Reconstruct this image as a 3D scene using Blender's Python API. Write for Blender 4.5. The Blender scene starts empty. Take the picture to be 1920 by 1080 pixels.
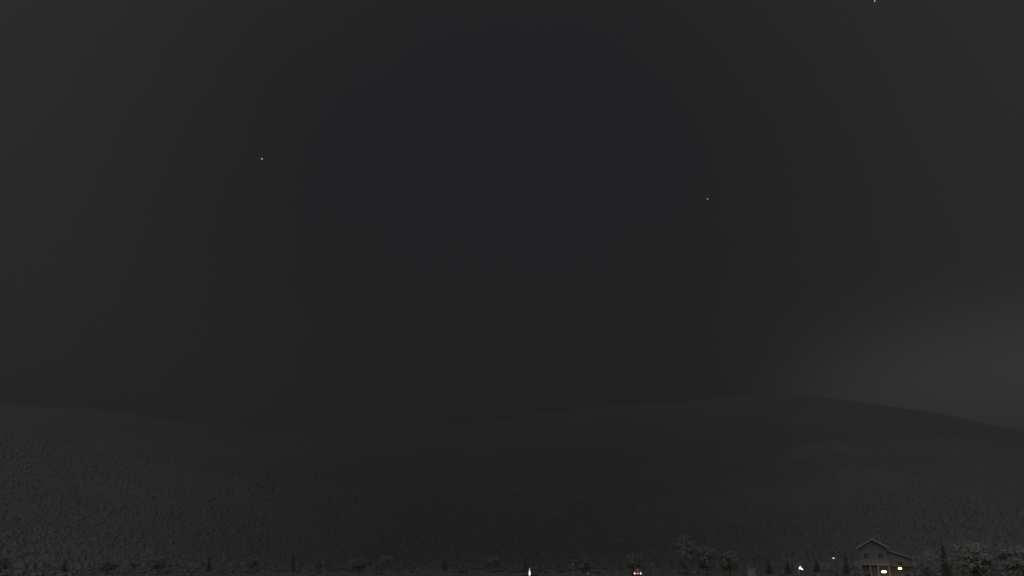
import bpy, math, random
import numpy as np
from mathutils import Vector, Matrix, noise as mnoise

random.seed(7); rng = np.random.default_rng(7)
R = math.radians
S = bpy.context.scene
COL = S.collection

# ------------------------------------------------------------------ camera
FOC = 1663.0          # focal length in pixels of the 1920 px wide photograph
HORIZON = 1055.0      # row of the level horizon
PITCH = math.atan((HORIZON - 540.0) / FOC)
CAM_Z = 5.16
cam_data = bpy.data.cameras.new('camera')
cam_data.sensor_width = 36.0
cam_data.lens = 36.0 * FOC / 1920.0
cam_data.clip_start = 0.1
cam_data.clip_end = 90000.0
cam = bpy.data.objects.new('camera', cam_data)
cam.location = (0, 0, CAM_Z)
cam.rotation_euler = (math.pi / 2 + PITCH, 0, 0)
COL.objects.link(cam)
S.camera = cam

def direction(px, py):
    u = (px - 960) / FOC; v = (540 - py) / FOC
    return Vector((u, math.cos(PITCH) - v * math.sin(PITCH), math.sin(PITCH) + v * math.cos(PITCH)))
def at(px, py, dist):
    d = direction(px, py)
    return Vector((0, 0, CAM_Z)) + d * (dist / d.y)

# ------------------------------------------------------------------ night sky
SUN_EL, SUN_AZ = R(30), R(190)     # soft sky glow comes from behind the camera, a little from the left
world = bpy.data.worlds.new('World'); S.world = world
world.use_nodes = True
nt = world.node_tree; N = nt.nodes; L = nt.links
N.clear()
def nd(tree, kind, **kw):
    n = tree.nodes.new(kind)
    for k, v in kw.items(): setattr(n, k, v)
    return n
def mth(tree, op, a, b=None, c=None):
    n = tree.nodes.new('ShaderNodeMath'); n.operation = op
    for i, s in enumerate((a, b, c)):
        if s is None: continue
        if isinstance(s, (int, float)): n.inputs[i].default_value = s
        else: tree.links.new(s, n.inputs[i])
    return n.outputs[0]
tc = nd(nt, 'ShaderNodeTexCoord')
# sky colour darkened round the view direction, imitating the camera's own lens shading
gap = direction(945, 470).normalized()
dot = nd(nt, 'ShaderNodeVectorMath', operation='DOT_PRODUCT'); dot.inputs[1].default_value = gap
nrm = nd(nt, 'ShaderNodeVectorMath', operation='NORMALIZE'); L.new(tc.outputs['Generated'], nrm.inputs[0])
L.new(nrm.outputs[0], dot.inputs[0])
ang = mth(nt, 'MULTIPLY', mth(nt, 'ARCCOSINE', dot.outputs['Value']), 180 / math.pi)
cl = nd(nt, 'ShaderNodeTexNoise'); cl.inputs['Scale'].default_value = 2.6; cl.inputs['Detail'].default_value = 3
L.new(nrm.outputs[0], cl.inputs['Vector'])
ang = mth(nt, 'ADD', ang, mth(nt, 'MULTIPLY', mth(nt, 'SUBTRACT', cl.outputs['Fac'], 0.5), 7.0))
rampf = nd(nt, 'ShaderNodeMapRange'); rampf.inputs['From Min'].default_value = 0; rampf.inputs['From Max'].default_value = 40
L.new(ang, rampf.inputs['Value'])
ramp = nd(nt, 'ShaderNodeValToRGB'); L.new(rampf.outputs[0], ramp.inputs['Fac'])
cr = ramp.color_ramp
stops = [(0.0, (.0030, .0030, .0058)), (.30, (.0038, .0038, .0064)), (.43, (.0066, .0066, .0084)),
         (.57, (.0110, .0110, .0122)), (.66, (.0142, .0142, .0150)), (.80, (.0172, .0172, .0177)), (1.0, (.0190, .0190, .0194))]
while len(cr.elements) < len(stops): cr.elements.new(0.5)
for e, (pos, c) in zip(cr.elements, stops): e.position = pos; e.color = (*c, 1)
# town glow low over the right-hand ridge, fading upwards and sideways
glow = direction(2060, 800); glow.z = 0; glow.normalize()
sx_ = nd(nt, 'ShaderNodeSeparateXYZ'); L.new(nrm.outputs[0], sx_.inputs[0])
azi = mth(nt, 'ADD', mth(nt, 'MULTIPLY', sx_.outputs['X'], glow.x), mth(nt, 'MULTIPLY', sx_.outputs['Y'], glow.y))
ga = nd(nt, 'ShaderNodeMapRange', interpolation_type='SMOOTHERSTEP')
ga.inputs['From Min'].default_value = math.cos(R(24)); ga.inputs['From Max'].default_value = 1.0
L.new(azi, ga.inputs['Value'])
ge = nd(nt, 'ShaderNodeMapRange', interpolation_type='SMOOTHERSTEP')
ge.inputs['From Min'].default_value = math.sin(R(18.5)); ge.inputs['From Max'].default_value = math.sin(R(5))
L.new(sx_.outputs['Z'], ge.inputs['Value'])
gl = nd(nt, 'ShaderNodeMath', operation='MULTIPLY')
L.new(mth(nt, 'MULTIPLY', ga.outputs[0], ge.outputs[0]), gl.inputs[0]); gl.inputs[1].default_value = 0.15
glc = nd(nt, 'ShaderNodeCombineColor')
for i in range(3): L.new(gl.outputs[0], glc.inputs[i])
sky = nd(nt, 'ShaderNodeTexSky', sky_type='NISHITA'); sky.sun_disc = False
sky.sun_elevation = SUN_EL; sky.sun_rotation = SUN_AZ
hsv = nd(nt, 'ShaderNodeHueSaturation'); hsv.inputs['Saturation'].default_value = 0.15; hsv.inputs['Value'].default_value = 0.00012
L.new(sky.outputs[0], hsv.inputs['Color'])
def addc(a, b):
    n = nd(nt, 'ShaderNodeMix', data_type='RGBA', blend_type='ADD'); n.inputs[0].default_value = 1
    L.new(a, n.inputs[6]); L.new(b, n.inputs[7]); return n.outputs[2]
bg = nd(nt, 'ShaderNodeBackground'); bg.inputs['Strength'].default_value = 1.0
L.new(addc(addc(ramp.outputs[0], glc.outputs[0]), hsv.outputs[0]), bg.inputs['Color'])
wo = nd(nt, 'ShaderNodeOutputWorld'); L.new(bg.outputs[0], wo.inputs['Surface'])

sd = bpy.data.lights.new('sky_glow', 'SUN'); sd.energy = 1.5; sd.angle = R(75); sd.color = (1, 1, 1.02)
sun = bpy.data.objects.new('sky_glow', sd); COL.objects.link(sun)
to_sun = Vector((math.sin(SUN_AZ) * math.cos(SUN_EL), math.cos(SUN_AZ) * math.cos(SUN_EL), math.sin(SUN_EL)))
sun.rotation_euler = (-to_sun).to_track_quat('-Z', 'Y').to_euler()

vs = S.view_settings
vs.view_transform = 'Standard'; vs.look = 'None'; vs.gamma = 1.0; vs.exposure = 0.09; vs.use_curve_mapping = False
S.cycles.use_denoising = True
S.cycles.max_bounces = 4

# ------------------------------------------------------------------ materials
def mat(name, col, rough=.85, var=.25, scale=3.0, bump=0.0, col2=None, metal=0.0, detail=4):
    m = bpy.data.materials.new(name); m.use_nodes = True
    t = m.node_tree; b = t.nodes['Principled BSDF']
    b.inputs['Roughness'].default_value = rough; b.inputs['Metallic'].default_value = metal
    b.inputs['Specular IOR Level'].default_value = .25
    co = nd(t, 'ShaderNodeTexCoord')
    no = nd(t, 'ShaderNodeTexNoise'); no.inputs['Scale'].default_value = scale; no.inputs['Detail'].default_value = detail
    t.links.new(co.outputs['Object'], no.inputs['Vector'])
    mx = nd(t, 'ShaderNodeMix', data_type='RGBA')
    c2 = col2 or tuple(c * (1 + var) for c in col)
    c1 = col if col2 else tuple(c * (1 - var) for c in col)
    mx.inputs[6].default_value = (*c1, 1); mx.inputs[7].default_value = (*c2, 1)
    t.links.new(no.outputs['Fac'], mx.inputs[0])
    t.links.new(mx.outputs[2], b.inputs['Base Color'])
    if bump:
        bp = nd(t, 'ShaderNodeBump'); bp.inputs['Strength'].default_value = bump
        t.links.new(no.outputs['Fac'], bp.inputs['Height']); t.links.new(bp.outputs[0], b.inputs['Normal'])
    return m
def glowmat(name, col, strength):
    m = bpy.data.materials.new(name); m.use_nodes = True
    b = m.node_tree.nodes['Principled BSDF']
    b.inputs['Base Color'].default_value = (*[min(.8, c * .8) for c in col], 1)
    b.inputs['Emission Color'].default_value = (*col, 1); b.inputs['Emission Strength'].default_value = strength
    return m
def boards(name, c1, c2, freq, axis='Z'):
    """planks: colour varies from board to board with thin joints in relief"""
    m = bpy.data.materials.new(name); m.use_nodes = True
    t = m.node_tree; b = t.nodes['Principled BSDF']; b.inputs['Roughness'].default_value = .8
    b.inputs['Specular IOR Level'].default_value = .2
    co = nd(t, 'ShaderNodeTexCoord'); sp = nd(t, 'ShaderNodeSeparateXYZ'); t.links.new(co.outputs['Object'], sp.inputs[0])
    s = mth(t, 'MULTIPLY', sp.outputs[axis], freq)
    wn = nd(t, 'ShaderNodeTexWhiteNoise', noise_dimensions='1D'); t.links.new(mth(t, 'FLOOR', s), wn.inputs['W'])
    no = nd(t, 'ShaderNodeTexNoise'); no.inputs['Scale'].default_value = 2.0; t.links.new(co.outputs['Object'], no.inputs['Vector'])
    f = mth(t, 'MULTIPLY', mth(t, 'ADD', wn.outputs['Value'], no.outputs['Fac']), .5)
    mx = nd(t, 'ShaderNodeMix', data_type='RGBA'); mx.inputs[6].default_value = (*c1, 1); mx.inputs[7].default_value = (*c2, 1)
    t.links.new(f, mx.inputs[0]); t.links.new(mx.outputs[2], b.inputs['Base Color'])
    fr = mth(t, 'FRACT', s); h = mth(t, 'SMOOTH_MIN', fr, mth(t, 'SUBTRACT', 1.0, fr), .02)
    bp = nd(t, 'ShaderNodeBump'); bp.inputs['Strength'].default_value = .4; bp.inputs['Distance'].default_value = .02
    t.links.new(mth(t, 'MINIMUM', h, .08), bp.inputs['Height']); t.links.new(bp.outputs[0], b.inputs['Normal'])
    return m

def leafmat(name, col, scale=.35, var=.3):
    m = mat(name, col, scale=scale, var=var); t = m.node_tree; b = t.nodes['Principled BSDF']
    tr = nd(t, 'ShaderNodeBsdfTranslucent'); ad = nd(t, 'ShaderNodeAddShader')
    src = b.inputs['Base Color'].links[0].from_socket
    t.links.new(src, tr.inputs['Color']); b.inputs['Specular IOR Level'].default_value = .1
    t.links.new(b.outputs[0], ad.inputs[0]); t.links.new(tr.outputs[0], ad.inputs[1])
    t.links.new(ad.outputs[0], t.nodes['Material Output'].inputs['Surface'])
    return m
M = dict(
    bark=mat('bark', (.06, .05, .04), scale=8, bump=.4),
    leaf_lit=leafmat('leaf_lit', (.18, .182, .17)),  # lamplight on the lodge trees is put into this paler leaf colour
    leaf_mid=leafmat('leaf_mid', (.125, .128, .115)),
    needle=leafmat('needle', (.06, .064, .057)),
    road=mat('asphalt', (.05, .05, .05), scale=2, bump=.1),
    kerb=mat('concrete', (.2, .2, .19), scale=4, bump=.15),
    paint=mat('road_paint', (.5, .5, .48), scale=6),
    wood=boards('dark_boards', (.088, .085, .081), (.125, .121, .115), 5.5),
    plaster=mat('plaster', (.105, .103, .10), scale=1.5, var=.15, bump=.1),
    trim=mat('weathered_trim', (.18, .178, .174), scale=5, var=.15),
    roof=mat('roof_metal', (.06, .06, .062), rough=.6, scale=1.2, var=.2),
    glass=mat('dark_glass', (.02, .022, .025), rough=.08, var=.1),
    soffit=boards('soffit_boards', (.28, .18, .10), (.36, .24, .13), 7, 'X'),
    metal=mat('galvanised', (.22, .22, .22), rough=.5, metal=.5, scale=9, var=.2),
    dark_metal=mat('dark_metal', (.05, .05, .05), rough=.5, scale=9),
    cabinet=mat('cabinet_paint', (.15, .148, .142), rough=.6, scale=3, var=.12),
    white_post=mat('post_paint', (.34, .34, .33), rough=.6, scale=6, var=.1),
    car_paint=mat('car_paint', (.045, .047, .055), rough=.3, scale=2, var=.1),
    tyre=mat('rubber', (.02, .02, .02), scale=10),
    chrome=mat('wheel_metal', (.3, .3, .3), rough=.4, metal=.7),
    plate=mat('number_plate', (.55, .55, .5), rough=.5),
    warm=glowmat('warm_lamp_glass', (1.0, .78, .46), 5.0),
    white=glowmat('white_tube', (1.0, .98, 1.0), 3.2),
    dim=glowmat('dim_lamp_glass', (1.0, 1.0, 1.0), .42),
    soft=glowmat('bollard_glass', (1.0, .97, 1.0), .75),
    softer=glowmat('frosted_cap', (1.0, 1.0, 1.0), .10),
    red=glowmat('brake_light', (1.0, .14, .22), 1.1),
    rev=glowmat('reversing_light', (1.0, .94, 1.0), 1.5),
    plate_lamp=glowmat('plate_lamp', (1.0, .66, .66), 1.2),
    star=glowmat('starlight', (1.0, 1.0, 1.0), 1.1),
    star_dim=glowmat('starlight_dim', (1.0, 1.0, 1.0), .8),
)

# ------------------------------------------------------------------ mesh helpers
class MB:
    def __init__(s): s.v = []; s.f = []
    def add(s, vs_, fs_):
        o = len(s.v); s.v += [tuple(v) for v in vs_]; s.f += [tuple(i + o for i in f) for f in fs_]; return s
    def box(s, x0, x1, y0, y1, z0, z1, M_=None):
        vv = [Vector(p) for p in ((x0,y0,z0),(x1,y0,z0),(x1,y1,z0),(x0,y1,z0),(x0,y0,z1),(x1,y0,z1),(x1,y1,z1),(x0,y1,z1))]
        if M_ is not None: vv = [M_ @ v for v in vv]
        return s.add(vv, [(3,2,1,0),(4,5,6,7),(0,1,5,4),(1,2,6,5),(2,3,7,6),(3,0,4,7)])
    def bbox(s, x0, x1, y0, y1, z0, z1, b):
        """box with chamfered edges"""
        X=(x0,x0+b,x1-b,x1); Y=(y0,y0+b,y1-b,y1); Z=(z0,z0+b,z1-b,z1)
        pts=[]
        for zi,ins in ((0,1),(1,0),(2,0),(3,1)):
            k=b if ins else 0
            xs=(x0+k,x1-k); ys=(y0+k,y1-k); c=b*.7 if not ins else b*.5
            pts.append([(xs[0]+c,ys[0]),(xs[1]-c,ys[0]),(xs[1],ys[0]+c),(xs[1],ys[1]-c),(xs[1]-c,ys[1]),(xs[0]+c,ys[1]),(xs[0],ys[1]-c),(xs[0],ys[0]+c)])
        vv=[(x,y,Z[i]) for i in range(4) for x,y in pts[i]]
        ff=[tuple(range(7,-1,-1)),tuple(range(24,32))]
        for i in range(3):
            for k in range(8): ff.append((i*8+k,i*8+(k+1)%8,(i+1)*8+(k+1)%8,(i+1)*8+k))
        return s.add(vv,ff)
    def tube(s, pts, rads, n=8, cap=True):
        pts = [Vector(p) for p in pts]; rings = []
        for i, p in enumerate(pts):
            d = (pts[min(i+1, len(pts)-1)] - pts[max(i-1, 0)]).normalized()
            a = Vector((1,0,0)) if abs(d.x) < .8 else Vector((0,1,0))
            u = d.cross(a).normalized(); w = d.cross(u)
            rings.append([p + (u*math.cos(2*math.pi*k/n) + w*math.sin(2*math.pi*k/n))*rads[i] for k in range(n)])
        vv = [v for r in rings for v in r]; ff = []
        for i in range(len(pts)-1):
            for k in range(n): ff.append((i*n+k, i*n+(k+1)%n, (i+1)*n+(k+1)%n, (i+1)*n+k))
        if cap: ff += [tuple(range(n-1,-1,-1)), tuple(range((len(pts)-1)*n, len(pts)*n))]
        return s.add(vv, ff)
    def prism(s, poly, a0, a1, axis='x'):
        """extrude a 2D outline (other two axes in order) from a0 to a1"""
        n = len(poly)
        def P(a, q):
            return (a, q[0], q[1]) if axis == 'x' else (q[0], a, q[1]) if axis == 'y' else (q[0], q[1], a)
        vv = [P(a0, q) for q in poly] + [P(a1, q) for q in poly]
        return s.add(vv, [tuple(range(n)), tuple(range(2*n-1, n-1, -1))] + [(i, i+n, (i+1)%n+n, (i+1)%n) for i in range(n)])
    def mesh(s, name, m=None, smooth=False):
        me = bpy.data.meshes.new(name); me.from_pydata(s.v, [], s.f); me.update()
        import bmesh
        b = bmesh.new(); b.from_mesh(me); bmesh.ops.recalc_face_normals(b, faces=b.faces); b.to_mesh(me); b.free()
        if m: me.materials.append(M[m])
        if smooth: me.polygons.foreach_set('use_smooth', [True]*len(me.polygons))
        return me
    def build(s, name, m, parent=None, smooth=False): return link(name, s.mesh(name, m, smooth), parent)
def link(name, me, parent=None):
    o = bpy.data.objects.new(name, me); COL.objects.link(o); o.parent = parent; return o
def npmesh(name, verts, quads, m, smooth=False):
    me = bpy.data.meshes.new(name); k = quads.shape[1]
    me.vertices.add(len(verts)); me.vertices.foreach_set('co', verts.astype(np.float32).ravel())
    me.loops.add(quads.size); me.loops.foreach_set('vertex_index', quads.astype(np.int32).ravel())
    me.polygons.add(len(quads)); me.polygons.foreach_set('loop_start', np.arange(0, quads.size, k, dtype=np.int32))
    me.update(calc_edges=True); me.validate()
    me.materials.append(m if not isinstance(m, str) else M[m])
    if smooth: me.polygons.foreach_set('use_smooth', [True]*len(me.polygons))
    return me
def tag(o, label, cat, group=None):
    o['label'] = label; o['category'] = cat
    if group: o['group'] = group
    return o
def thing(name, loc, label, cat, group=None, rz=0):
    o = bpy.data.objects.new(name, None); COL.objects.link(o); o.location = loc; o.rotation_euler.z = rz
    o.empty_display_size = .3
    return tag(o, label, cat, group)
def structure(o): o['kind'] = 'structure'; return o
def copy_tree(o, parent=None):
    c = o.copy(); COL.objects.link(c); c.parent = parent
    for ch in list(o.children): copy_tree(ch, c)
    return c
def lamp(parent, loc, power, col, radius=.12, name='lamp_light'):
    d = bpy.data.lights.new(name, 'POINT'); d.energy = power; d.color = col; d.shadow_soft_size = radius
    o = bpy.data.objects.new(name, d); COL.objects.link(o); o.parent = parent; o.location = loc; return o

# ------------------------------------------------------------------ terrain
def sstep(a, b, x):
    t = np.clip((np.asarray(x, float) - a) / (b - a), 0, 1); return t*t*(3-2*t)
BANK = 2.1
def ground_z(x, y):
    """valley floor: flat fields, a low road embankment in front of the lodge"""
    x = np.asarray(x, float); y = np.asarray(y, float)
    und = .25*np.sin(x*.021+1.3)*np.cos(y*.017) * sstep(240, 420, y)
    bank = BANK * sstep(165, 173, y) * (1 - sstep(209, 217, y)) * (1 - sstep(56, 76, x))
    return und + bank
def gz(x, y): return float(ground_z(x, y))
xs = np.unique(np.concatenate([np.linspace(-10800, -800, 28), np.linspace(-800, -160, 26), np.linspace(-160, 160, 81), np.linspace(160, 800, 26), np.linspace(800, 10800, 28)]))
ys = np.unique(np.concatenate([np.linspace(-4000, 0, 14), np.linspace(0, 150, 26), np.linspace(150, 240, 61), np.linspace(240, 900, 45), np.linspace(900, 11500, 40)]))
X, Y = np.meshgrid(xs, ys)
V = np.stack([X.ravel(), Y.ravel(), ground_z(X, Y).ravel()], 1)
nx, ny = len(xs), len(ys)
I = (np.arange(ny-1)[:, None]*nx + np.arange(nx-1)[None, :]).ravel()
Q = np.stack([I, I+1, I+1+nx, I+nx], 1)
gm = mat('field_grass', (.075, .079, .066), col2=(.11, .114, .096), scale=.02, detail=8, bump=.2)
ground = structure(link('ground', npmesh('ground', V, Q, gm, True)))

# ridge line: photo column -> row of the crest, about 5.5 km away
RIDGE = [(-700, 800), (-400, 760), (-150, 748), (0, 757), (165, 768), (350, 793), (480, 808), (650, 818), (800, 808), (950, 786), (1080, 766),
         (1200, 757), (1300, 750), (1420, 739), (1500, 741), (1590, 750), (1720, 769), (1800, 784), (1880, 803), (1925, 811), (2010, 800), (2200, 770), (2500, 800), (2900, 850)]
th_t, el_t = [], []
for px, py in RIDGE:
    d = direction(px, py); th_t.append(math.atan2(d.x, d.y)); el_t.append(d.z / math.hypot(d.x, d.y))
RR = 5500.0; FOOT = 1650.0
def fbm(x, y, sc, oct_=4):
    out = np.zeros_like(x)
    amp = 1.0
    for o in range(oct_):
        f = sc * 2**o
        out += amp*(np.sin(x*f + 1.7*o + 2.1*np.sin(y*f*.8 + o)) * np.cos(y*f*1.1 + .6*o + 1.6*np.sin(x*f*.7)))
        amp *= .5
    return out
def mountain_z(th, r):
    x = r*np.sin(th); y = r*np.cos(th)
    rr = RR + 380*np.sin(th*5 + .6) + 180*np.sin(th*13)
    hr = CAM_Z + np.interp(th, th_t, el_t) * rr
    up = np.clip((r - FOOT) / (rr - FOOT), 0, 1)
    prof = up**1.25
    back = 1 - .75*sstep(0, 3600, r - rr)
    env = np.sin(np.pi*np.clip(up, 0, 1))
    z = hr*prof*back + env*80*fbm(x, y, .0014) + 4.0*fbm(x, y, .009, 3)*sstep(0, .2, up)
    # keep every slope below the crest as seen from the valley floor
    lim = CAM_Z + np.interp(th, th_t, el_t)*r*(.90 + .10*sstep(.8, 1, up))
    return np.minimum(z, np.where(r < rr, np.maximum(lim, 0), 1e9)) - 1.5*(1 - sstep(0, .05, up))
ths = np.linspace(R(-62), R(62), 420); rs = np.concatenate([np.linspace(1580, 6100, 170), np.linspace(6160, 10400, 25)])
TH, RD = np.meshgrid(ths, rs)
Z = mountain_z(TH, RD)
V = np.stack([(RD*np.sin(TH)).ravel(), (RD*np.cos(TH)).ravel(), Z.ravel()], 1)
nx, ny = len(ths), len(rs)
I = (np.arange(ny-1)[:, None]*nx + np.arange(nx-1)[None, :]).ravel()
Q = np.stack([I, I+1, I+1+nx, I+nx], 1)
# slopes: lens shading painted into the colour, dark middle and paler flanks
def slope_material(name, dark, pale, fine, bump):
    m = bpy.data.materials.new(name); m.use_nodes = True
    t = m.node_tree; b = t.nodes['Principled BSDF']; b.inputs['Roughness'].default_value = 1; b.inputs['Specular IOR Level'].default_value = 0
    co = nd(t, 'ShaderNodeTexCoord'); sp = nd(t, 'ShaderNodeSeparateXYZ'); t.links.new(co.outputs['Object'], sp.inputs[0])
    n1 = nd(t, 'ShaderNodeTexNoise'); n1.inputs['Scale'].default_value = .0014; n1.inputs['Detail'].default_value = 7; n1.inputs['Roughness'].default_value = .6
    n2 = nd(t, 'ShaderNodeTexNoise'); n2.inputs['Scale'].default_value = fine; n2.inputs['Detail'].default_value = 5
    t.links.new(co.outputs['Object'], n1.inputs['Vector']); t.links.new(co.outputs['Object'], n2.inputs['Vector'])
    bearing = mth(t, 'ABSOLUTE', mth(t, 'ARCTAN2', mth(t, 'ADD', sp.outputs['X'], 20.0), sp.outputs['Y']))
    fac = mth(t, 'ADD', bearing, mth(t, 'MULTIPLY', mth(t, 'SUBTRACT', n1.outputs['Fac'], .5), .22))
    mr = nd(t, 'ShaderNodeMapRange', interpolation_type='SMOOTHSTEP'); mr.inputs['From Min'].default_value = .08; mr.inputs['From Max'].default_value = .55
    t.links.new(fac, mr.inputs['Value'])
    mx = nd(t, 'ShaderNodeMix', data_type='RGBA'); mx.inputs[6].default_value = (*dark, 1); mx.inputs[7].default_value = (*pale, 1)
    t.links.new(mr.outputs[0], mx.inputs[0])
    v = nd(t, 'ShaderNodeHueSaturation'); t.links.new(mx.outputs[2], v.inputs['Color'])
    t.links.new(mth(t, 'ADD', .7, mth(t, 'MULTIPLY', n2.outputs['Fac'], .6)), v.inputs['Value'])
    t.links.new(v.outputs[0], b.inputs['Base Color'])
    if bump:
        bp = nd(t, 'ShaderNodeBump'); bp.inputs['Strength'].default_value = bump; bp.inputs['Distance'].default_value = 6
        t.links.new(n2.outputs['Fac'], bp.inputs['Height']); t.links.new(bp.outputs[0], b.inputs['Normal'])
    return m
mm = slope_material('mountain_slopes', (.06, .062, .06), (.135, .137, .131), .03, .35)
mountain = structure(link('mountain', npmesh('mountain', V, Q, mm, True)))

# the wood on the slopes: firs and round crowns by the ten thousand, one mass
NT = 56000
th = rng.uniform(R(-34), R(34), NT*2); r = 800 + 5050*rng.random(NT*2)**.8
x = r*np.sin(th); y = r*np.cos(th)
keep = (fbm(x, y, .0024, 3) > -1.15 + .6*sstep(.16, .44, np.abs(th + .02))) & (rng.random(NT*2) < .03 + .97*sstep(1200, 1750, r)); th, r, x, y = th[keep][:NT], r[keep][:NT], x[keep][:NT], y[keep][:NT]
z = np.maximum(mountain_z(th, r), ground_z(x, y)); n = len(th)
def crowns(name, x, y, z, h, w, m, sink):
    """low-poly crowns, each with its own uneven outline, as one mass"""
    n = len(x); K = 6; lev = [(0.0, .55), (.30, 1.0), (.66, .74), (.90, .36), (1.0, .05)]; ringv = []
    for (hz_, rw) in lev:
        a = (np.arange(K)/K*2*np.pi)[None, :] + rng.uniform(-.4, .4, (n, K))
        rad = (w*rw)[:, None]*rng.uniform(.65, 1.3, (n, K))
        ringv.append(np.stack([x[:, None]+rad*np.cos(a), y[:, None]+rad*np.sin(a), (z + hz_*h - sink*h)[:, None] + rng.uniform(-.06, .06, (n, K))*h[:, None]], 2))
    V = np.stack(ringv, 1).reshape(-1, 3); fq = []
    for i in range(len(lev)-1):
        for k in range(K): fq.append((i*K+k, i*K+(k+1)%K, (i+1)*K+(k+1)%K, (i+1)*K+k))
    Q = (np.arange(n)[:, None, None]*K*len(lev) + np.array(fq)[None]).reshape(-1, 4)
    o = link(name, npmesh(name, V, Q, m, True)); o['kind'] = 'stuff'; return o
h = 9 + 5*fbm(x, y, .004, 3)*.5 + 6*rng.random(n)**2.2; h = np.clip(h, 5, 19); w = h*rng.uniform(.34, .72, n)
fm = slope_material('far_foliage', (.064, .066, .064), (.14, .142, .137), .02, 0)  # crowns carry the same painted shading, dark middle and paler flanks
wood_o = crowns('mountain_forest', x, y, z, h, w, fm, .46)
sx = rng.uniform(-420, 420, 2600); sy = 330 + 900*rng.random(2600)
k_ = fbm(sx, sy, .02, 3) > -.1; k_ &= np.abs(sx/sy) < .75; sx, sy = sx[k_], sy[k_]
sh_ = rng.uniform(.5, 2.2, len(sx))
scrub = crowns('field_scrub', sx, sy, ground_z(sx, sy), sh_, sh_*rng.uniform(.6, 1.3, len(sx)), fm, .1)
scrub['label'] = 'low scrub scattered over the dark valley fields'; scrub['category'] = 'scrub'
wood_o['label'] = 'dark forest covering the slopes of the mountain'; wood_o['category'] = 'forest'

# ------------------------------------------------------------------ humid night air
HAZE_DENSITY, HAZE_G = 3.5e-4, .652
hb = MB(); hb.box(-10900, 10900, -4060, 11600, -2.8, max(float(Z.max()), float((z+h).max())) + 15)
hz = link('haze', hb.mesh('haze')); hz['kind'] = 'stuff'
hm = bpy.data.materials.new('haze_air'); hm.use_nodes = True
t = hm.node_tree; t.nodes.clear()
ho = nd(t, 'ShaderNodeOutputMaterial'); hv = nd(t, 'ShaderNodeVolumePrincipled')
hv.inputs['Color'].default_value = (.93, .93, .93, 1); hv.inputs['Density'].default_value = HAZE_DENSITY; hv.inputs['Anisotropy'].default_value = HAZE_G
t.links.new(hv.outputs[0], ho.inputs['Volume']); hz.data.materials.append(hm)

# ------------------------------------------------------------------ road on the embankment
def strip(name, m, x0, x1, y0, y1, dz, parent=None, n=60):
    X, Y = np.meshgrid(np.linspace(x0, x1, n), np.linspace(y0, y1, 3))
    V = np.stack([X.ravel(), Y.ravel(), (ground_z(X, Y)+dz).ravel()], 1)
    I = (np.arange(2)[:, None]*n + np.arange(n-1)[None, :]).ravel()
    return link(name, npmesh(name, V, np.stack([I, I+1, I+1+n, I+n], 1), m, True), parent)
road = structure(strip('road', 'road', -700, 54, 184, 206, .03))
strip('edge_line', 'paint', -700, 54, 185.2, 185.35, .036, road)
strip('edge_line', 'paint', -700, 54, 193.4, 193.55, .036, road)
kb = MB()
for i in range(40):
    x0 = -24 + i*1.9
    kb.bbox(x0, x0+1.88, 183.82, 183.98, BANK-.05, BANK+.14, .02)
kerb = structure(kb.build('kerb', 'kerb'))

# ------------------------------------------------------------------ stars
def star(px, py, m, rad, label):
    p = at(px, py, 30000.0)
    b = MB(); b.tube([(0, 0, z) for z in (-rad, -rad*.8, -rad*.3, rad*.3, rad*.8, rad)], [rad*.05, rad*.6, rad*.95, rad*.95, rad*.6, rad*.05], 10)
    o = b.build('star', m, smooth=True); o.location = p
    tag(o, label, 'star', 'stars in the night sky')
star(491, 298, 'star', 25, 'brightest of the three stars, left of centre in the night sky')
star(1327, 373, 'star_dim', 22, 'faint star right of centre in the dark part of the sky')
star(1640, 2, 'star', 24, 'star cut by the top edge of the picture, upper right')

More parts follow.
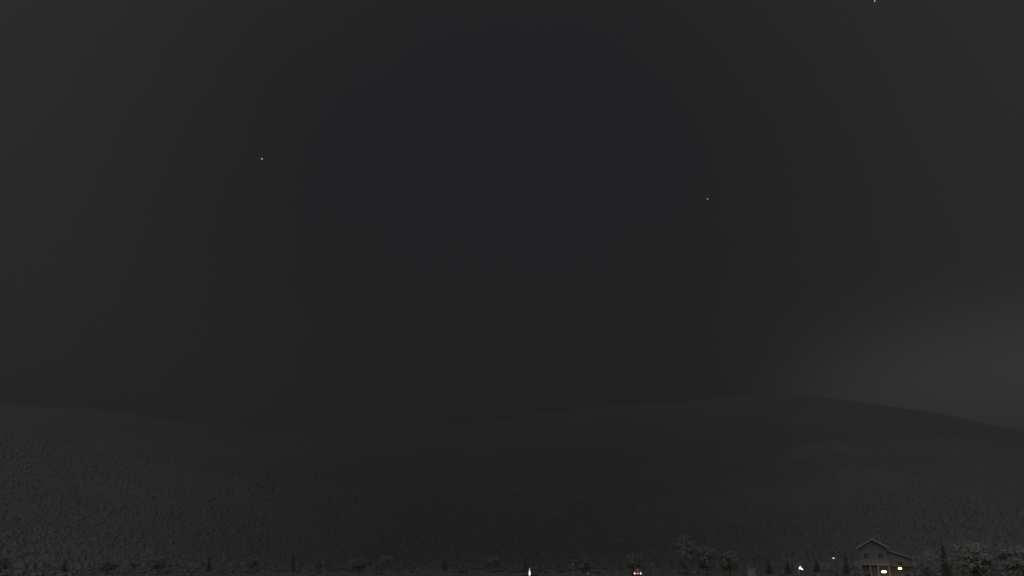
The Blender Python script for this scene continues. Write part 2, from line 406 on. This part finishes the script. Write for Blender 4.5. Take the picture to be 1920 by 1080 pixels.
# ------------------------------------------------------------------ trees
def tree_meshes(kind, seed, H, W, nleaf):
    rd = random.Random(seed); tb = MB(); lf_v = []; 
    def leaf(p, s, up=.2, out=Vector((0, 0, 0))):
        a = (Vector((rd.gauss(0, .6), rd.gauss(0, .6), rd.gauss(0, .6)+up)) + out*1.3).normalized()
        u = a.orthogonal().normalized(); w_ = a.cross(u)
        ph = rd.random()*6.28; u, w_ = u*math.cos(ph)+w_*math.sin(ph), w_*math.cos(ph)-u*math.sin(ph)
        lf_v.append([p+u*s, p+w_*s*.55, p-u*s, p-w_*s*.55])
    if kind == 'broad':
        top = Vector((rd.uniform(-.3, .3), rd.uniform(-.3, .3), H*.72))
        tb.tube([(0, 0, -.3), (0, 0, .3), (rd.uniform(-.1, .1), 0, H*.3), top*.75, top], [H*.035, H*.026, H*.02, H*.012, H*.003], 8)
        cl = []
        for i in range(15):
            a = i*2.4+rd.uniform(-.4, .4); f = rd.random()
            hz = H*(.30+.58*i/14); rr = W*.5*math.sin(math.pi*min(1, max(.12, (hz/H-.12)/.95)))**.6*rd.uniform(.55, .95)
            e = Vector((math.cos(a)*rr*.8, math.sin(a)*rr*.8, hz)); s0 = Vector((0, 0, hz*.62))
            tb.tube([s0, s0.lerp(e, .5)+Vector((0, 0, -.02*H)), e], [H*.011, H*.007, H*.002], 5, False)
            cl.append((e, W*rd.uniform(.15, .24)))
        cl.append((Vector((top.x, top.y, H*.86)), W*.17))
        for i in range(10): cl.append((Vector((rd.uniform(-.3, .3)*W, rd.uniform(-.3, .3)*W, H*rd.uniform(.4, .8))), W*rd.uniform(.1, .16)))
        for i in range(nleaf):
            c, s = cl[rd.randrange(len(cl))]
            d = Vector((rd.gauss(0, 1), rd.gauss(0, 1), rd.gauss(0, .8))).normalized()*s*(rd.random()**.45)*rd.uniform(.8, 1.25)
            p = c+d
            p.z = max(H*.16, min(H, p.z))
            leaf(p, rd.uniform(.16, .34)*(.7+H*.03), .2, (d.normalized()+Vector((p.x, p.y, p.z-H*.5)).normalized()).normalized())
    else:
        tb.tube([(0, 0, -.3), (0, 0, H*.4), (0, 0, H*.98)], [H*.022, H*.014, H*.002], 7)
        lv = int(H*1.5)
        for i in range(lv):
            f = i/(lv-1); hz = H*(.12+.86*f); rr = W*.5*(1-f)**.85*rd.uniform(.75, 1.1)+.12
            for k in range(max(4, int(9*(1-f)))):
                a = k*6.283/max(4, int(9*(1-f)))+rd.uniform(-.4, .4)+i; q = rr*rd.uniform(.7, 1.1)
                e = Vector((math.cos(a)*q, math.sin(a)*q, hz-q*.28))
                tb.tube([(0, 0, hz), e], [.04, .012], 4, False)
                for j in range(max(3, int(nleaf/(lv*6)))):
                    u = rd.random()**.7
                    leaf(Vector((0, 0, hz)).lerp(e, u)+Vector((rd.gauss(0, .13), rd.gauss(0, .13), rd.gauss(0, .1)))*(1+q*.3), rd.uniform(.14, .30), .5, Vector((math.cos(a), math.sin(a), .3)))
    V = np.array([[tuple(q) for q in l] for l in lf_v]).reshape(-1, 3)
    return tb.mesh('trunk', 'bark', True), V, np.arange(len(V)).reshape(-1, 4)
PROTO = {}
for nm, kind, seed, nl in (('b0', 'broad', 3, 3600), ('b1', 'broad', 11, 3600), ('b2', 'broad', 23, 3200), ('c0', 'fir', 5, 2600), ('c1', 'fir', 9, 2400)):
    PROTO[nm] = tree_meshes(kind, seed, 10., 7.5 if kind == 'broad' else 4.6, nl)
CROWN = {}
def tree(name, px, toprow, dist, width, proto, leafm, label, group, rz=None):
    p = at(px, toprow, dist); g = gz(p.x, dist); H = p.z - g
    base = 7.5 if proto[0] == 'b' else 4.6
    o = thing(name, (p.x, dist, g), label, 'tree', group, random.uniform(0, 6.28) if rz is None else rz)
    tr, V, Q = PROTO[proto]
    if (proto, leafm) not in CROWN: CROWN[proto, leafm] = npmesh('crown', V, Q, leafm)
    for nm, me in (('trunk', tr), ('crown', CROWN[proto, leafm])):
        c = link(nm, me, o); c.scale = (width/base, width/base, H/10.)
    return o
G1 = 'trees beside the lodge'
tree('broadleaf_tree', 1737, 1032, 236, 4.8, 'b0', 'leaf_lit', 'small narrow pale tree just right of the lodge annex', G1)
tree('broadleaf_tree', 1818, 1013, 214, 11.0, 'b1', 'leaf_lit', 'broad round pale tree right of the lodge, beyond a dark gap', G1)
tree('broadleaf_tree', 1900, 1018, 208, 9.5, 'b2', 'leaf_lit', 'rounded pale tree in the bottom right corner of the picture', G1)
tree('broadleaf_tree', 1985, 1010, 216, 10.0, 'b0', 'leaf_mid', 'tree just past the right edge of the picture, mostly cut off', G1)
tree('fir_tree', 1767, 1022, 262, 4.2, 'c0', 'needle', 'dark fir standing in the gap between two pale trees right of lodge', G1)
G2 = 'trees in the field left of the street lamps'
tree('broadleaf_tree', 1284, 1003, 330, 8.0, 'b1', 'leaf_mid', 'tallest of the three trees right of the reversing car', G2)
tree('broadleaf_tree', 1322, 1022, 336, 9.0, 'b2', 'leaf_mid', 'middle one of the three trees right of the reversing car', G2)
tree('broadleaf_tree', 1366, 1032, 342, 8.5, 'b0', 'leaf_mid', 'lowest and rightmost of the three trees right of the reversing car', G2)
G3 = 'far row of trees along the bottom of the picture'
ORD = ['first', 'second', 'third', 'fourth', 'fifth', 'sixth', 'seventh', 'eighth', 'ninth', 'tenth', 'eleventh', 'twelfth', 'thirteenth', 'fourteenth']
for i in range(14):
    jx = 30 + i*89 + random.uniform(-26, 26); fir = i % 5 in (1, 4)
    tree('fir_tree' if fir else 'broadleaf_tree', jx, random.uniform(1034, 1052), random.uniform(430, 620), random.uniform(4.2, 5.6) if fir else random.uniform(8, 11.5),
         random.choice(('c0', 'c1')) if fir else random.choice(('b0', 'b1', 'b2')), 'needle' if fir else 'leaf_mid',
         ORD[i] + ' tree from the left in the far row, a ' + ('dark pointed fir' if fir else 'round leafy tree'), G3)
for i, (px, ty, dd) in enumerate(((1440, 1046, 430), (1476, 1052, 440), (1530, 1048, 470), (1585, 1042, 420))):
    tree('fir_tree', px, ty, dd, 5, random.choice(('c0', 'c1')), 'needle', ORD[i] + ' from the left of four dark firs between roadside cabinet and lodge', 'firs behind the street lamps')

# ------------------------------------------------------------------ lodge
lx = at(1640, 1060, 220).x
lodge = thing('mountain_lodge', (lx, 220, 0), 'wooden gabled lodge with two warm porch lamps at lower right', 'house', rz=-math.atan2(lx, 220))
HW, EAVE, APEX, DEP = 3.05, 8.75, 10.45, 9.5
wl = MB(); wl.prism([(-HW, 0), (HW, 0), (HW, EAVE), (0, APEX-.12), (-HW, EAVE)], 0, DEP, 'y'); wall = wl.build('wall', 'wood', lodge)
an = MB(); an.prism([(HW+.004, 0), (8.3, 0), (8.3, 6.15), (HW+.004, 8.0)], .6, 8.5, 'y'); annex = an.build('annex_wall', 'plaster', lodge)
# main roof: two thick slabs with raised seams, boards along the gable edge
def slab(x0, z0, x1, z1, y0, y1, th_, name, m, parent):
    b = MB(); b.prism([(x0, z0), (x1, z1), (x1, z1+th_), (x0, z0+th_)], y0, y1, 'y'); return b.build(name, m, parent)
OV = 3.62; EZ = APEX - (APEX-EAVE)*OV/HW
roof = None
for s in (-1, 1):
    rf = slab(0, APEX, s*OV, EZ, -.85, DEP+.6, .16, 'roof_slope', 'roof', lodge)
    sm = MB()
    for k in range(12):
        yy = -.6+k*.93
        sm.prism([(s*.05, APEX+.16), (s*(OV-.05), EZ+.17), (s*(OV-.05), EZ+.21), (s*.05, APEX+.21)], yy, yy+.04, 'y')
    sm.build('roof_seam', 'roof', rf)
    bb = slab(0, APEX-.16, s*(OV+.04), EZ-.18, -.93, -.855, .36, 'bargeboard', 'trim', lodge)
rc = MB(); rc.prism([(-.22, APEX+.1), (0, APEX+.28), (.22, APEX+.1)], -.86, DEP+.6, 'y'); rc.build('ridge_cap', 'roof', lodge)
ar = slab(HW+.01, 8.02, 8.95, 5.98, .05, 8.9, .15, 'annex_roof', 'roof', lodge)
slab(HW+.02, 7.88, 9.0, 5.84, -.03, .045, .28, 'annex_bargeboard', 'trim', lodge)
ch = MB(); ch.box(1.3, 2.0, 6, 6.7, 9.2, 11.35); chm = ch.build('chimney', 'plaster', lodge)
cc = MB(); cc.bbox(1.2, 2.1, 5.9, 6.8, 11.352, 11.5, .03); cc.build('chimney_cap', 'kerb', chm)
def window(xc, zc, w_, h_, y=0.0):
    fr = MB(); t_ = .09
    fr.box(xc-w_/2-t_, xc-w_/2, y-.06, y-.002, zc-h_/2-t_, zc+h_/2+t_); fr.box(xc+w_/2, xc+w_/2+t_, y-.06, y-.002, zc-h_/2-t_, zc+h_/2+t_)
    fr.box(xc-w_/2, xc+w_/2, y-.058, y-.002, zc+h_/2, zc+h_/2+t_); fr.box(xc-w_/2, xc+w_/2, y-.058, y-.002, zc-h_/2-t_, zc-h_/2)
    fr.box(xc-.025, xc+.025, y-.05, y-.002, zc-h_/2, zc+h_/2)
    f = fr.build('window_frame', 'trim', lodge)
    for sx in (-1, 1):
        g = MB(); g.box(*sorted((xc+sx*.027, xc+sx*(w_/2-.002))), y-.022, y-.003, zc-h_/2+.002, zc+h_/2-.002); g.build('pane', 'glass', f)
    sl = MB(); sl.bbox(xc-w_/2-.16, xc+w_/2+.16, y-.17, y-.004, zc-h_/2-t_-.07, zc-h_/2-t_-.003, .012); sl.build('sill', 'trim', f)
window(0, 9.0, .8, .75)
for xc in (-1.6, 1.6): window(xc, 6.75, 1.15, 1.25)
window(-1.75, 2.1, 1.2, 1.2)
window(5.6, 5.0, 1.1, .9, .6)
window(6.9, 2.1, 1.2, 1.2, .6)
# balcony over the porch
bal = MB(); bal.bbox(-HW-.15, HW+.25, -1.7, -.004, 4.62, 4.80, .02); balc = bal.build('balcony_floor', 'trim', lodge)
ra = MB(); ra.bbox(-HW-.15, HW+.25, -1.7, -1.6, 5.72, 5.80, .015); ra.bbox(-HW-.15, HW+.25, -1.69, -1.61, 4.92, 4.99, .015)
rail = ra.build('railing', 'trim', lodge)
for k in range(22):
    xx = -HW-.05+k*.29
    bb = MB(); bb.box(xx, xx+.10, -1.672, -1.632, 4.99, 5.72); bb.build('baluster', 'trim', rail)
for xx in (-HW, -1.0, .75, HW+.1):
    po = MB(); po.bbox(xx-.09, xx+.09, -1.66, -1.48, -.02, 4.618, .02); po.build('porch_post', 'trim', lodge)
# porch canopy on the annex side
cn = slab(HW+.3, 4.55, 8.6, 4.30, -1.5, .59, .12, 'annex_canopy', 'roof', lodge)
so = MB(); so.box(-HW-.05, HW+.2, -1.55, -.01, 4.585, 4.617); so.build('porch_ceiling', 'soffit', lodge)
so = MB(); so.prism([(HW+.32, 4.49), (8.5, 4.24), (8.5, 4.28), (HW+.32, 4.53)], -1.45, .58, 'y'); so.build('canopy_ceiling', 'soffit', lodge)
dr = MB(); dr.bbox(.35, 1.35, -.07, -.003, .02, 2.2, .01); door = dr.build('door', 'soffit', lodge)
kn = MB(); kn.tube([(1.22, -.07, 1.05), (1.22, -.14, 1.05)], [.03, .035], 8); kn.build('handle', 'metal', door)
sp_ = MB(); sp_.bbox(-HW-.2, HW+.3, -1.9, -.01, -.05, .17, .02); sp_.build('step', 'kerb', lodge)
def wall_lamp(xc, zc, y, w_, h_, power, arms=True):
    bk = MB(); bk.bbox(xc-w_*.3, xc+w_*.3, y-.06, y-.003, zc-h_*.6, zc+h_*.6, .01); k = bk.build('lamp_bracket', 'dark_metal', lodge)
    gl_ = MB(); gl_.tube([(xc-w_/2, y-.26, zc), (xc-w_*.44, y-.26, zc), (xc-w_*.25, y-.26, zc), (xc+w_*.25, y-.26, zc), (xc+w_*.44, y-.26, zc), (xc+w_/2, y-.26, zc)],
                         [h_*.10, h_*.36, h_*.5, h_*.5, h_*.36, h_*.10], 14); gl_.build('lamp_glass', 'warm', k, True)
    cp = MB(); cp.prism([(y-.46, zc+h_*.52), (y-.06, zc+h_*.66), (y-.06, zc+h_*.72), (y-.46, zc+h_*.58)], xc-w_*.55, xc+w_*.55, 'x'); cp.build('lamp_hood', 'dark_metal', k)
    lamp(k, (xc, y-.62, zc+.05), power, (1, .66, .34), .2)
wall_lamp(1.85, 3.12, -1.75+.05, 1.10, .46, 95)
wall_lamp(5.40, 3.84, .55-1.6, .80, .38, 80)

# ------------------------------------------------------------------ tube street lamp (bright, tilted)
p = at(1500, 1064.5, 150); g = gz(p.x, 150)
sl = thing('street_lamp', (p.x, 150, g), 'street lamp with bright white tilted tube left of the lodge', 'street lamp', 'street lamps')
po = MB(); po.tube([(-.25, .12, -.3), (-.25, .12, 2), (-.25, .12, p.z-g+.5)], [.09, .08, .06], 10); po.build('pole', 'dark_metal', sl, True)
ax = Vector((.50, -.05, -.36)).normalized(); c0 = Vector((0, 0, p.z-g))
hd = MB(); hd.tube([c0-ax*.10+Vector((0, .03, .0)), c0+ax*.62+Vector((0, .03, .0))], [.09, .06], 10); hood = None
tb = MB(); tb.tube([c0-ax*.06, c0+ax*.2, c0+ax*.50], [.065, .06, .045], 10); tbo = tb.build('tube', 'white', sl, True)
hp = MB(); pp = Vector((ax.z, 0, -ax.x)).normalized(); hp.tube([c0-pp*.20, c0-pp*.08, c0+pp*.08, c0+pp*.20], [.05, .09, .09, .05], 10); hp.build('lamp_head', 'white', sl, True)
ar_ = MB(); ar_.tube([(-.25, .12, p.z-g+.42), (0, .1, p.z-g+.22), c0+Vector((0, .08, .05))], [.03, .03, .03], 8); ar_.build('arm', 'metal', sl, True)
lamp(sl, c0+Vector((.1, -.35, -.3)), 22, (1, .97, 1), .1)

# ------------------------------------------------------------------ dim far street lamp
p = at(1562.5, 1046, 260); g = gz(p.x, 260)
s2 = thing('street_lamp', (p.x, 260, g), 'dim far street lamp with small conical shade, up and left of the lodge', 'street lamp', 'street lamps')
po = MB(); po.tube([(.5, .2, -.3), (.5, .2, 3), (.5, .2, p.z-g+.45)], [.09, .075, .05], 10); po.build('pole', 'dark_metal', s2, True)
ar_ = MB(); ar_.tube([(.5, .2, p.z-g+.3), (.2, .1, p.z-g+.42), (0, 0, p.z-g+.28)], [.03, .03, .03], 8); ar_.build('arm', 'metal', s2, True)
sh = MB(); sh.tube([(0, 0, p.z-g+.32), (0, 0, p.z-g+.26), (0, 0, p.z-g+.1)], [.08, .16, .36], 14, False); sh.build('lamp_shade', 'dark_metal', s2, True)
gl_ = MB(); gl_.tube([(0, 0, p.z-g+.16), (0, 0, p.z-g-.02), (0, 0, p.z-g-.22)], [.30, .34, .10], 14); gl_.build('lamp_glass', 'dim', s2, True)
lamp(s2, (0, -.1, p.z-g-.45), 12, (1, 1, 1), .1)

# ------------------------------------------------------------------ bollard light at the kerb
p = at(993, 1075, 180); g = gz(p.x, 180)
bl = thing('bollard_light', (p.x, 180, g), 'slim upright white bollard light at the kerb near the picture centre', 'lamp')
zz = p.z-g
po = MB(); po.tube([(0, 0, -.2), (0, 0, .3), (0, 0, zz-.40)], [.16, .13, .12], 12); po.build('post', 'dark_metal', bl, True)
gl_ = MB(); gl_.tube([(0, 0, zz-.40), (0, 0, zz-.36), (0, 0, zz+.30), (0, 0, zz+.34)], [.12, .16, .16, .14], 14); gl_.build('lamp_glass', 'soft', bl, True)
cp = MB(); cp.tube([(0, 0, zz+.342), (0, 0, zz+.5), (0, 0, zz+.92), (0, 0, zz+.98)], [.13, .13, .10, .03], 14); cp.build('frosted_cap', 'softer', bl, True)
lamp(bl, (0, -.4, zz), 12, (1, .98, 1), .1)

# ------------------------------------------------------------------ roadside marker posts
def marker(px, py, label, w_):
    p = at(px, py, 180); g = gz(p.x, 180); zt = p.z-g
    o = thing('marker_post', (p.x, 180, g), label, 'post', 'marker posts along the road')
    po = MB(); po.tube([(0, 0, -.2), (0, 0, zt*.5), (0, 0, zt-.35)], [.045, .04, .04], 8); po.build('post', 'metal', o, True)
    hd = MB(); hd.tube([(0, 0, zt-.35), (0, 0, zt-.3), (0, 0, zt-.02), (0, 0, zt+.02)], [.04, w_, w_, w_*.5], 10); hd.build('reflector', 'white_post', o, True)
marker(1074.5, 1057, 'tall thin marker post with pale tip, right of the bollard light', .13)
marker(1102, 1075, 'short pale marker post between the bollard light and the reversing car', .2)

# ------------------------------------------------------------------ roadside cabinet
p = at(1407.5, 1066, 190); g = gz(p.x, 190)
cb = thing('roadside_cabinet', (p.x, 190, g), 'pale grey roadside equipment cabinet right of the three field trees', 'cabinet')
H = p.z-g
b_ = MB(); b_.bbox(-.78, .78, -.3, .3, .12, H-.1, .03); b_.build('body', 'cabinet', cb)
b_ = MB(); b_.bbox(-.84, .84, -.37, .34, H-.098, H, .02); b_.build('lid', 'cabinet', cb)
b_ = MB(); b_.bbox(-.82, .82, -.34, .34, -.1, .118, .02); b_.build('plinth', 'kerb', cb)
for sx in (-1, 1):
    d_ = MB(); d_.bbox(*sorted((sx*.015, sx*.73)), -.33, -.303, .2, H-.18, .008); dd_ = d_.build('door', 'cabinet', cb)
    h_ = MB(); h_.tube([(sx*.09, -.335, H*.5), (sx*.09, -.37, H*.5+.01), (sx*.09, -.37, H*.5+.14), (sx*.09, -.335, H*.5+.15)], [.012]*4, 6); h_.build('handle', 'dark_metal', dd_)

# ------------------------------------------------------------------ small car seen from behind, reversing
p = at(1195.5, 1072, 200); g = gz(p.x, 200)+.03
car = thing('parked_car', (p.x, 200, g), 'small dark car seen from behind with red brake lights and white reversing lights', 'car')
prof = [(0.0, .32), (-.03, .55), (.02, .88), (.10, 1.02), (.34, 1.52), (.60, 1.60), (1.55, 1.62), (1.95, 1.55), (2.55, 1.08), (3.30, .96), (3.50, .80), (3.53, .45), (3.48, .30), (3.0, .24), (.5, .24)]
bm_ = MB(); nP = len(prof); secs = [-.84, -.80, -.62, 0, .62, .80, .84]
vv = []; 
for xx in secs:
    f = abs(xx)/.84
    for (yy, zz) in prof:
        hi = max(0, zz-1.0)
        xs_ = xx*(1-.22*hi/.6) ; k = 1-(.12 if f > .9 else .03 if f > .7 else 0)*(1 if zz > 1 else .4)
        vv.append((xs_, 1.75+(yy-1.75)*k, .24+(zz-.24)*(1-.05*max(0, f-.5)*(hi > 0))))
ff = []
for i in range(len(secs)-1):
    for k in range(nP): ff.append((i*nP+k, i*nP+(k+1)%nP, (i+1)*nP+(k+1)%nP, (i+1)*nP+k))
ff += [tuple(range(nP)), tuple(range(len(secs)*nP-1, (len(secs)-1)*nP-1, -1))]
bm_.add(vv, ff); body = bm_.build('body', 'car_paint', car, True)
rw = MB(); rw.add([(-.60, .115, 1.05), (.60, .115, 1.05), (.50, .335, 1.46), (-.50, .335, 1.46), (-.60, .135, 1.05), (.60, .135, 1.05), (.50, .355, 1.46), (-.50, .355, 1.46)],
                  [(0,1,2,3),(7,6,5,4),(0,4,5,1),(1,5,6,2),(2,6,7,3),(3,7,4,0)]); rw_o = rw.build('rear_window', 'glass', car)
rw_o.location.y = -.03
for sx in (-1, 1):
    sw = MB(); sw.add([(sx*.80, .55, 1.06), (sx*.80, 2.35, 1.06), (sx*.70, 1.85, 1.46), (sx*.70, .72, 1.46), (sx*.83, .55, 1.06), (sx*.83, 2.35, 1.06), (sx*.725, 1.85, 1.46), (sx*.725, .72, 1.46)],
                  [(0,1,2,3),(7,6,5,4),(0,4,5,1),(1,5,6,2),(2,6,7,3),(3,7,4,0)]); sw.build('side_window', 'glass', car)
    mi = MB(); mi.bbox(*sorted((sx*.84, sx*1.02)), 2.15, 2.27, 1.02, 1.16, .02); mi.build('wing_mirror', 'car_paint', car)
    tl = MB(); tl.bbox(*sorted((sx*.52, sx*.80)), -.035, .10, .93, 1.13, .02); tl.build('brake_light', 'red', car)
    rv = MB(); rv.bbox(*sorted((sx*.50, sx*.80)), -.075, .05, .68, .86, .02); rv.build('reversing_light', 'rev', car)
    for yy in (.62, 2.85):
        ty = MB(); ty.tube([(sx*.66, yy, .29), (sx*.69, yy, .29), (sx*.80, yy, .29), (sx*.83, yy, .29)], [.25, .29, .29, .25], 18); ty_o = ty.build('wheel', 'tyre', car, True)
        ri = MB(); ri.tube([(sx*.80, yy, .29), (sx*.835, yy, .29)], [.19, .17], 14); ri.build('rim', 'chrome', ty_o)
bu = MB(); bu.bbox(-.80, .80, -.11, .05, .34, .60, .04); bu.build('bumper', 'car_paint', car)
npl = MB(); npl.bbox(-.17, .17, -.06, -.02, .64, .80, .008); npl.build('number_plate', 'plate', car)
pl = MB(); pl.bbox(-.20, .20, -.085, -.02, .815, .90, .01); pl.build('plate_light', 'plate_lamp', car)
bl3 = MB(); bl3.bbox(-.22, .22, .22, .30, 1.50, 1.56, .01); bl3.build('high_brake_light', 'red', car)
